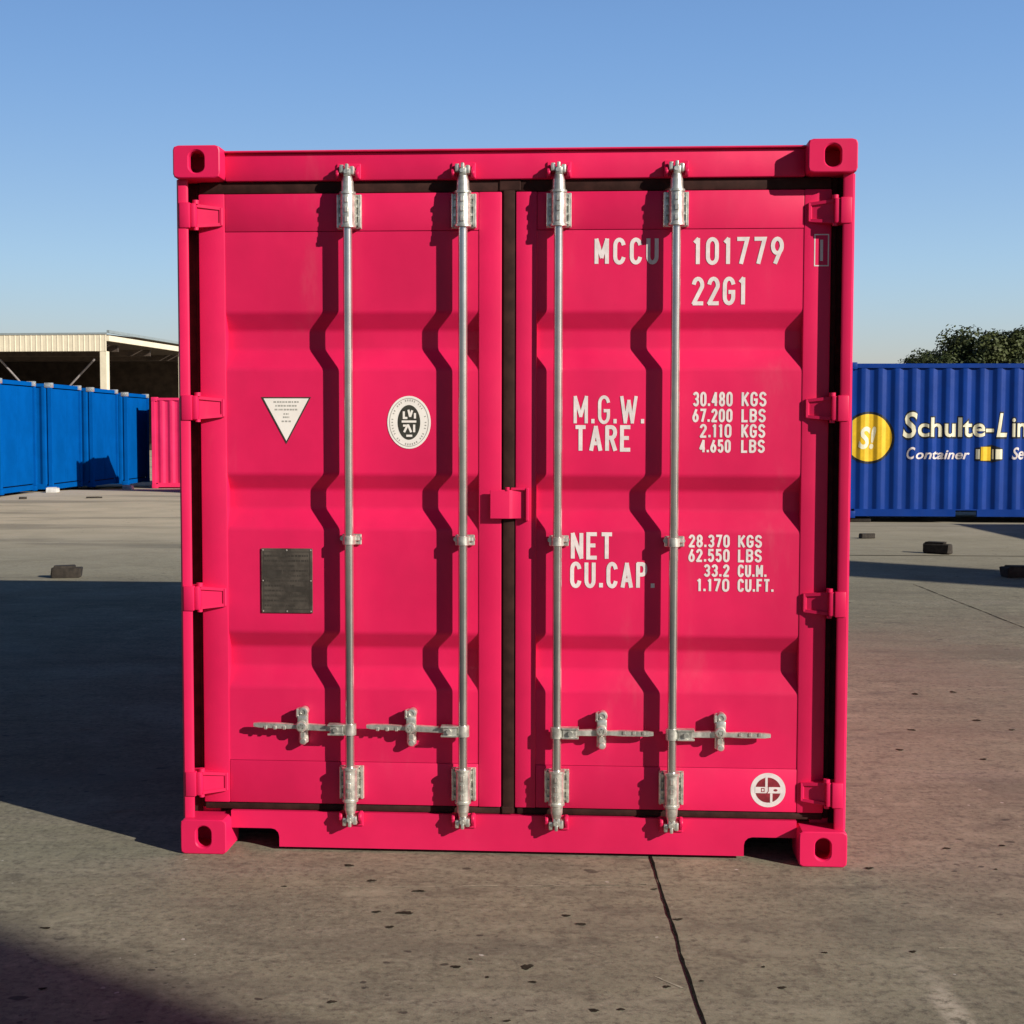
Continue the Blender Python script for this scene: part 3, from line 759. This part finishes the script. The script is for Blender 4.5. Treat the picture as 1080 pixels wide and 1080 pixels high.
# round maker emblem
EX, EZ = .9435, .2570
def emblem_fill(mb): disc(mb, EX, EZ, .0465, .0465, .0854, 40)
def emblem_bars(mb):
    ribbon(mb, [(EX - .047, EZ), (EX + .047, EZ)], .023, False, .0850)
    ribbon(mb, [(EX - .006, EZ + .012), (EX - .006, EZ + .048)], .0085, False, .0849); ribbon(mb, [(EX + .012, EZ - .012), (EX + .012, EZ - .047)], .0085, False, .0849)
def emblem_dots(mb):
    ribbon(mb, [(EX - .024, EZ + .006), (EX - .014, EZ + .006), (EX - .014, EZ - .006), (EX - .024, EZ - .006)], .003, True, .0847)
    ribbon(mb, [(EX + .001, EZ + .012), (EX + .001, EZ - .004), (EX - .005, EZ - .013)], .003, False, .0847)
    disc(mb, EX + .027, EZ, .0075, .0045, .0847, 14)
layered('round_emblem', dr, [('white', lambda b: disc(b, EX, EZ, .0635, .0635, .0858, 48)), ('brownred', emblem_fill), ('white', emblem_bars), ('brownred', emblem_dots)])

# ------------------------------------------------------------------ plainer containers around the yard
def make_container(mat, cast='galv', label=None):
    """length along local x (doors at +x), origin at the middle of the floor plan"""
    hl, hw = CL / 2, CW / 2
    root = empty('shipping_container')
    for s in (-1, 1):
        br = corr_breaks(-hl + .1, hl - .1)
        m_ = MB(); m_.strip([[(x, s * (hw - .012 - corr_profile(x)), z) for x in br] for z in (.15, 2.50)]); m_.build('side_wall', mat, root, smooth=50)
        m_ = MB()
        for a, b in ((-hl + .16, -1.20), (-.85, .85), (1.20, hl - .16)): m_.box(a, b, *sorted((s * (hw - .006), s * (hw - .06))), .03, .152, .003)
        m_.box(-1.2, 1.2, *sorted((s * (hw - .008), s * (hw - .05))), .135, .153)
        m_.build('bottom_rail', mat, root)
        m_ = MB(); m_.box(-hl + .16, hl - .16, *sorted((s * (hw - .004), s * (hw - .06))), 2.495, 2.57, .004); m_.build('top_rail', mat, root)
        for t in (-1, 1):
            m_ = MB(); m_.box(*sorted((t * (hl - .004), t * (hl - .11))), *sorted((s * (hw - .004), s * (hw - .09))), .117, 2.474, .006); m_.build('corner_post', mat, root)
            for z0, z1 in ((0, .118), (2.473, 2.591)):
                m_ = MB(); m_.box(*sorted((t * hl, t * (hl - .178))), *sorted((s * hw, s * (hw - .162))), z0, z1, .008, 2); m_.build('corner_casting', cast if z0 else mat, root)
    m_ = MB(); br = corr_breaks(-hl + .06, hl - .06, .209, .22)
    m_.strip([[(x, y, 2.566 - corr_profile(x, .209, .02, .22)) for x in br] for y in (-hw + .062, hw - .062)]); m_.build('roof', mat, root, smooth=0)
    m_ = MB(); br = corr_breaks(-hw + .09, hw - .09)
    m_.strip([[(-hl + .02 + corr_profile(y), y, z) for y in br] for z in (.1, 2.49)]); m_.build('end_wall', mat, root, smooth=0)
    m_ = MB(); m_.box(-hl + .1, hl - .12, -hw + .07, hw - .07, .11, .16); m_.build('underframe', 'black', root)
    m_ = MB(); m_.box(hl - .10, hl - .05, -hw + .163, hw - .163, 2.474, 2.57, .004); m_.build('door_header', mat, root)
    m_ = MB(); m_.box(hl - .10, hl - .05, -hw + .163, hw - .163, .02, .14, .004); m_.build('door_sill', mat, root)
    for s in (-1, 1):
        ya, yb = sorted((s * .012, s * (hw - .10)))
        m_ = MB(); m_.box(hl - .10, hl - .058, ya, yb, .165, 2.45, .006); dd = m_.build('door', mat, root)
    return root
G_ROW = 'blue containers parked side by side on the left'
proto = make_container('blue')
index_children(proto)
row = [(-11.30, 32.1, 'blue container at the near left end of the row under the cream shed'),
       (-11.05, 34.9, 'second blue container from the left edge, dark shadow on its right foot'),
       (-10.87, 37.7, 'third blue container in the left row, standing below the cream shed column'),
       (-10.72, 40.5, 'farthest blue container of the left row, beside the small pink container')]
for i, (fx, y0, lab) in enumerate(row):
    o = proto if i == 0 else copy_tree(proto)
    yc = y0 + CW / 2
    o.location = (fx - CL / 2, yc, max(0, gh(fx, yc)) + (.05, .03, .0, -.06)[i]); o.rotation_euler.z = 0
    tag(o, lab, 'shipping container', G_ROW)
# hidden neighbour whose shadow falls on the row, and containers outside the frame that throw the other shadows
def extra(src, loc, rz, lab, grp=None):
    o = copy_tree(src); o.location = loc; o.rotation_euler.z = rz; tag(o, lab, 'shipping container', grp)
    if not grp and 'group' in o: del o['group']
    return o
extra(proto, (-7.72 + CL / 2, 34.4 + CW / 2, 0), math.pi, 'blue container hidden behind the big pink one, shading the foot of the left row')
extra(proto, (11.85 + CW / 2, 14.3 + CL / 2, 0), math.pi / 2, 'blue container outside the frame on the right, shading the corner of the lettered one')
for k in range(5):
    extra(proto, (18.48 - CL / 2, -10.81 - CW / 2, k * 2.592), 0, ('bottom', 'second from bottom', 'middle', 'second from top', 'topmost')[k] + ' blue container of the tall stack behind the photographer', 'container stack behind the photographer')
far = make_container('pink_far', 'pink_far')
far.location = (-10.26 + CL / 2, 41.3 + CW / 2, -.18)
tag(far, 'small distant pink corrugated container at the end of the left blue row', 'shipping container')

# the lettered blue container on the right
let_box = make_container('navy', 'navy')
YR, YAW = 24.2, R(-3)
let_box.location = (5.62 + CL / 2 * math.cos(YAW) , YR + CW / 2 + CL / 2 * math.sin(YAW), .075); let_box.rotation_euler.z = YAW
tag(let_box, 'dark blue corrugated container with yellow disc and cream lettering on its side', 'shipping container')
m0 = Matrix.Translation(let_box.location) @ Matrix.Rotation(YAW, 4, 'Z')
inv = m0.inverted()
# pixel-free placement: local x along the wall, z up (the wall faces -y)
def side_y(x): return -(CW / 2 - .012 - corr_profile(x))
def on_wall(bm_, lift):
    br = [b for b in corr_breaks(-CL / 2 + .02, CL / 2 - .02)]
    for b in br:
        g = list(bm_.verts) + list(bm_.edges) + list(bm_.faces)
        bmesh.ops.bisect_plane(bm_, geom=g, plane_co=(b, 0, 0), plane_no=(1, 0, 0), dist=1e-5)
    for v in bm_.verts: v.co.y = side_y(v.co.x) - lift
def wall_part(name, mat, mb_, lift):
    on_wall(mb_.bm, lift); return mb_.build(name, mat, let_box, smooth=0, recalc=False)
def font_mesh(text, x0, x1, z0, height, shear=0., bold=0.):
    c = bpy.data.curves.new('t', 'FONT'); c.body = text; c.shear = shear; c.size = 1; c.offset = bold; c.resolution_u = 4
    o = bpy.data.objects.new('t', c); COL.objects.link(o)
    dg = bpy.context.evaluated_depsgraph_get(); me = bpy.data.meshes.new_from_object(o.evaluated_get(dg))
    bpy.data.objects.remove(o); bpy.data.curves.remove(c)
    mx0 = min(v.co.x for v in me.vertices); mx1 = max(v.co.x for v in me.vertices)
    mb_ = MB(); mb_.bm.from_mesh(me); bpy.data.meshes.remove(me)
    k = (x1 - x0) / (mx1 - mx0)
    for v in mb_.bm.verts: v.co = Vector((x0 + (v.co.x - mx0) * k, 0, z0 + v.co.y * height / .69))
    bmesh.ops.dissolve_limit(mb_.bm, angle_limit=.01, verts=mb_.bm.verts, edges=mb_.bm.edges)
    bmesh.ops.triangulate(mb_.bm, faces=mb_.bm.faces)
    return mb_
PX = 1 / 63.2
def ux(u): return (5.62 + (u - 897.5) * PX) - let_box.location.x
def vz(v): return CAMH + (450.5 - v) * PX - let_box.location.z
cxd, czd = ux(921.5), vz(461.0)
m_ = MB(); disc(m_, cxd, czd, .425, .435, 0, 48); wall_part('disc_outline', 'blacktext', m_, .003)
m_ = MB(); disc(m_, cxd, czd, .385, .395, 0, 48); wall_part('yellow_disc', 'yellow', m_, .006)
wall_part('lettering', 'creamtext', font_mesh('S!', cxd - .17, cxd + .12, czd - .17, .34, .2, .03), .009)
for mat, lift, bold, dx in (('blacktext', .003, .055, .02), ('creamtext', .006, .018, 0)):
    wall_part('lettering', mat, font_mesh('S', ux(957.5) - bold * .2, ux(971.5) + bold * .2, vz(460) - bold * .25, .40 + bold * .4, .15, bold), lift)
    wall_part('lettering', mat, font_mesh('chulte-', ux(973) - bold * .2, ux(1051) + bold * .2, vz(459) - bold * .25, .30 + bold * .4, .0, bold), lift)
    wall_part('lettering', mat, font_mesh('L', ux(1054) - bold * .2, ux(1065) + bold * .2, vz(459) - bold * .25, .37 + bold * .4, .2, bold), lift)
    wall_part('lettering', mat, font_mesh('in', ux(1070) - bold * .2, ux(1085) + bold * .2, vz(459) - bold * .25, .31 + bold * .4, .0, bold), lift)
for t, a, b in (('C', 961.5, 970), ('ontainer', 970.8, 1027), ('Se', 1070, 1083)):
    wall_part('lettering', 'white', font_mesh(t, ux(a), ux(b), vz(483), .19 if len(t) < 3 else .15, .25, .02), .006)
m_ = MB(); bx0, bx1, bz0, bz1 = ux(1032.5), ux(1061), vz(486), vz(469)
m_.quads([(bx0, 0, bz0 + .02), (bx0 + .28, 0, bz0 - .01), (bx1, 0, bz0 + .03), (bx1, 0, bz1 - .05), (bx0 + .26, 0, bz1 + .015), (bx0, 0, bz1 - .04)], [(0, 1, 2, 3, 4, 5)]); wall_part('box_emblem', 'blacktext', m_, .003)
m_ = MB(); rect(m_, bx0 + .085, bx0 + .255, bz0 + .02, bz1 - .02, 0); wall_part('box_emblem', 'yellow', m_, .006)
for a_, b_ in ((bx0 + .01, bx0 + .065), (bx0 + .275, bx0 + .30), (bx0 + .325, bx1 - .01)):
    m_ = MB(); rect(m_, a_, b_, bz0 + .045, bz1 - .06, 0); wall_part('box_emblem', 'creamtext', m_, .006)

# ------------------------------------------------------------------ steel silo outside the frame (its shadow is the thin band on the right)
m_ = MB(); SXC, SYC = 20.5, 3.55
m_.lathe([(0, 12.0), (.2, 11.9), (.86, 11.1), (.86, 1.6), (.35, .9), (.35, .8), (0, .8)], (SXC, SYC, 0), 'z', 28)
tag(m_.build('storage_silo', 'silo'), 'tall narrow grey silo outside the frame whose thin shadow crosses the ground on the right', 'silo')

# ------------------------------------------------------------------ cream shed
shed = empty('open_shed', (-18.1, 65, 0), R(-7))
tag(shed, 'open sided shed with cream ribbed fascia and dark interior, beyond the blue containers', 'shed')
m_ = MB()      # ribbed fascia along local -x
n = 96; xs_ = []
for i in range(n): xs_ += [(-24 + i * .25, 0), (-24 + i * .25 + .17, 0), (-24 + i * .25 + .19, -.012), (-24 + i * .25 + .23, -.012)]
xs_.append((0, 0))
m_.strip([[(x, y, z) for x, y in xs_] for z in (4.93, 5.68)]); m_.build('fascia', 'cream', shed, smooth=0)
m_ = MB(); m_.box(-24, .05, -.06, .0, 5.69, 5.75); m_.box(.02, .14, 0, 30, 5.74, 5.86); m_.build('gutter', 'roof', shed)
m_ = MB(); m_.box(.0, .12, .02, 30, 5.38, 5.62); m_.build('eave_beam', 'cream', shed)
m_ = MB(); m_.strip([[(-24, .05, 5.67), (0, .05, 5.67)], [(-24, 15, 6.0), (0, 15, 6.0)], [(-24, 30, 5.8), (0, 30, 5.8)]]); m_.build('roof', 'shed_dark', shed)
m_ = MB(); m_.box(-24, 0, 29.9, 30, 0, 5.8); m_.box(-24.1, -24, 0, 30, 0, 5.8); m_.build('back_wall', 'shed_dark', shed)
for x, y in ((-.16, .0), (-7.6, 0), (-15.2, 0), (-.16, 10), (-.16, 20), (-.16, 29.6)):
    m_ = MB(); m_.box(x - .16, x + .16, y + .01, y + .32, 0, 4.925 if y == 0 else 5.37, .01); m_.build('column', 'cream', shed)
for a, b in (((-.9, .8, 4.6), (-2.6, .8, 2.9)), ((-5.4, .8, 4.6), (-3.9, .8, 3.0))):
    m_ = MB(); m_.cyl((a[0], a[1], a[2]), b, .045, 8); m_.build('brace', 'steel', shed)
for yy in (2, 6, 11):
    m_ = MB(); m_.box(-23.5, -.3, yy, yy + .15, 5.0, 5.3); m_.build('roof_beam', 'shed_dark', shed)

# ------------------------------------------------------------------ trees behind the lettered container
def tree_proto(seed, h, r):
    rr_ = random.Random(seed); root = empty('tree')
    m_ = MB(); rows = []
    for i in range(7):
        t_ = i / 6; rad = .19 * (1 - t_ * .75)
        rows.append([(rad * math.cos(a * math.pi / 4) + .12 * math.sin(t_ * 4 + seed), rad * math.sin(a * math.pi / 4), t_ * h * .75) for a in range(8)])
    m_.strip(rows, True)
    tips = []
    for k in range(11):
        a = rr_.uniform(0, 6.28); z0 = h * rr_.uniform(.28, .62); ln = r * rr_.uniform(.5, .85)
        b = Vector((ln * math.cos(a), ln * math.sin(a), z0 + rr_.uniform(.5, 1.6)))
        m_.cyl((0, 0, z0), b, .07, 6, .025); tips.append(b)
    m_.build('trunk', 'bark', root)
    # clumps, each a cloud of small leaf quads
    cl = [(t_, rr_.uniform(.5, .85)) for t_ in tips]
    for k in range(44):
        u_, v_ = rr_.uniform(0, 6.28), rr_.uniform(-.7, 1)
        q = (1 - v_ * v_ * .85) ** .5
        cl.append((Vector((r * q * math.cos(u_) * rr_.uniform(.55, 1), r * q * math.sin(u_) * rr_.uniform(.55, 1), h * .62 + v_ * h * .33 * rr_.uniform(.7, 1.05))), rr_.uniform(.38, .8)))
    vs, fs = [], []
    for c, cr in cl:
        for k in range(int(760 * cr)):
            dv = Vector((rr_.gauss(0, 1), rr_.gauss(0, 1), rr_.gauss(0, .8))); dv = dv.normalized() * cr * rr_.uniform(.35, 1.0) ** .6
            p = c + dv; nrm = (dv.normalized() + Vector((rr_.uniform(-.8, .8), rr_.uniform(-.8, .8), rr_.uniform(-.3, 1)))).normalized()
            t1 = nrm.orthogonal().normalized(); t1.rotate(Matrix.Rotation(rr_.uniform(0, 6.28), 3, nrm)); t2 = nrm.cross(t1)
            s_ = rr_.uniform(.045, .10); b = len(vs)
            vs += [p - t1 * s_, p - t2 * s_ * .6, p + t1 * s_, p + t2 * s_ * .6]; fs.append((b, b + 1, b + 2, b + 3))
    m_ = MB(); m_.quads(vs, fs); m_.build('crown', 'leaf', root, smooth=0, recalc=False)
    index_children(root)
    return root
tp = [tree_proto(3, 5.4, 2.1), tree_proto(8, 5.6, 2.4)]
G_T = 'trees behind the lettered blue container'
spots = [(0, 17.45, 60, .86, .2, 'small low tree at the left end of the clump behind the blue container'),
         (1, 20.2, 61, 1.06, 1.1, 'tallest tree of the clump, rising above the blue lettered container'),
         (0, 22.3, 60.5, 1.08, 2.4, 'dark green tree at the right edge of the photo above the blue container'),
         (1, 19.2, 64, .92, 3.9, 'tree at the back of the clump, between the small low tree and the tallest one'),
         (0, 24.9, 62, 1.05, 5.0, 'tree just outside the right edge, behind the blue container'),
         (1, 27.8, 60, .9, .6, 'tree well outside the right edge of the photo')]
done = set()
for k, x, y, sc_, rz, lab in spots:
    o = tp[k] if k not in done else copy_tree(tp[k]); done.add(k)
    o.location = (x, y, 0); o.scale = (sc_, sc_, sc_); o.rotation_euler.z = rz; tag(o, lab, 'tree', G_T)

# ------------------------------------------------------------------ loose pieces on the ground
def timber(x, y, l, w_, h_, rz, lab, mat='wood', name='timber_block', cat='timber block', lift=0):
    m_ = MB(); rr_ = random.Random(int(x * 100))
    m_.box(-l / 2, l / 2, -w_ / 2, w_ / 2, 0, h_, min(w_, h_) * .12, 1)
    if l > .25:
        m_.box(-l * .42, l * .28, -w_ / 2 + w_ * .12, w_ / 2 - w_ * .2, h_ * .98, h_ * 1.12, .004)
    for v in m_.bm.verts: v.co += Vector((rr_.uniform(-1, 1), rr_.uniform(-1, 1), rr_.uniform(-1, 1) if v.co.z > .01 else 0)) * min(w_, h_) * .07
    o = m_.build(name, mat, None); o.location = (x, y, gh(x, y) + .001 + lift); o.rotation_euler.z = rz
    return tag(o, lab, cat)
timber(-4.66, 15.12, .30, .16, .11, .15, 'short dark timber block at the far edge of the big shadow on the left')
timber(5.36, 18.2, .36, .13, .13, -.75, 'dark timber block lying askew in front of the blue lettered container')
timber(5.08, 20.7, .22, .09, .07, .3, 'small dark timber block nearest the pink container, by the blue container')
timber(5.42, 15.35, .40, .22, .11, .05, 'dark timber piece in the shadow band at the right edge of the photo')
timber(-10.6, 31.4, .16, .08, .05, .4, 'tiny dark scrap on the pale ground in front of the left blue row')
timber(-9.2, 31.9, .34, .10, .03, .3, 'flat dark board on the pale ground in front of the third blue container')
timber(-4.15, 18.9, .22, .14, .05, .5, 'flat dark scrap beside the left edge of the big pink container')
for x, y, lab in ((-11.05, 34.55, 'pale concrete pad under the second blue container of the left row'), (-10.75, 40.2, 'pale concrete pad under the farthest blue container of the left row')):
    timber(x + .1, y, .26, .26, .11, 0, lab, 'concrete', 'concrete_pad', 'concrete pad')
for lx, lab in ((-CL / 2 + .25, 'flat block under the hidden left end of the lettered blue container'), (CL / 2 - .25, 'flat block under the right end of the lettered blue container')):
    p = m0 @ Vector((lx, -.9, 0))
    timber(p.x, p.y, .4, .5, .073, YAW, lab)
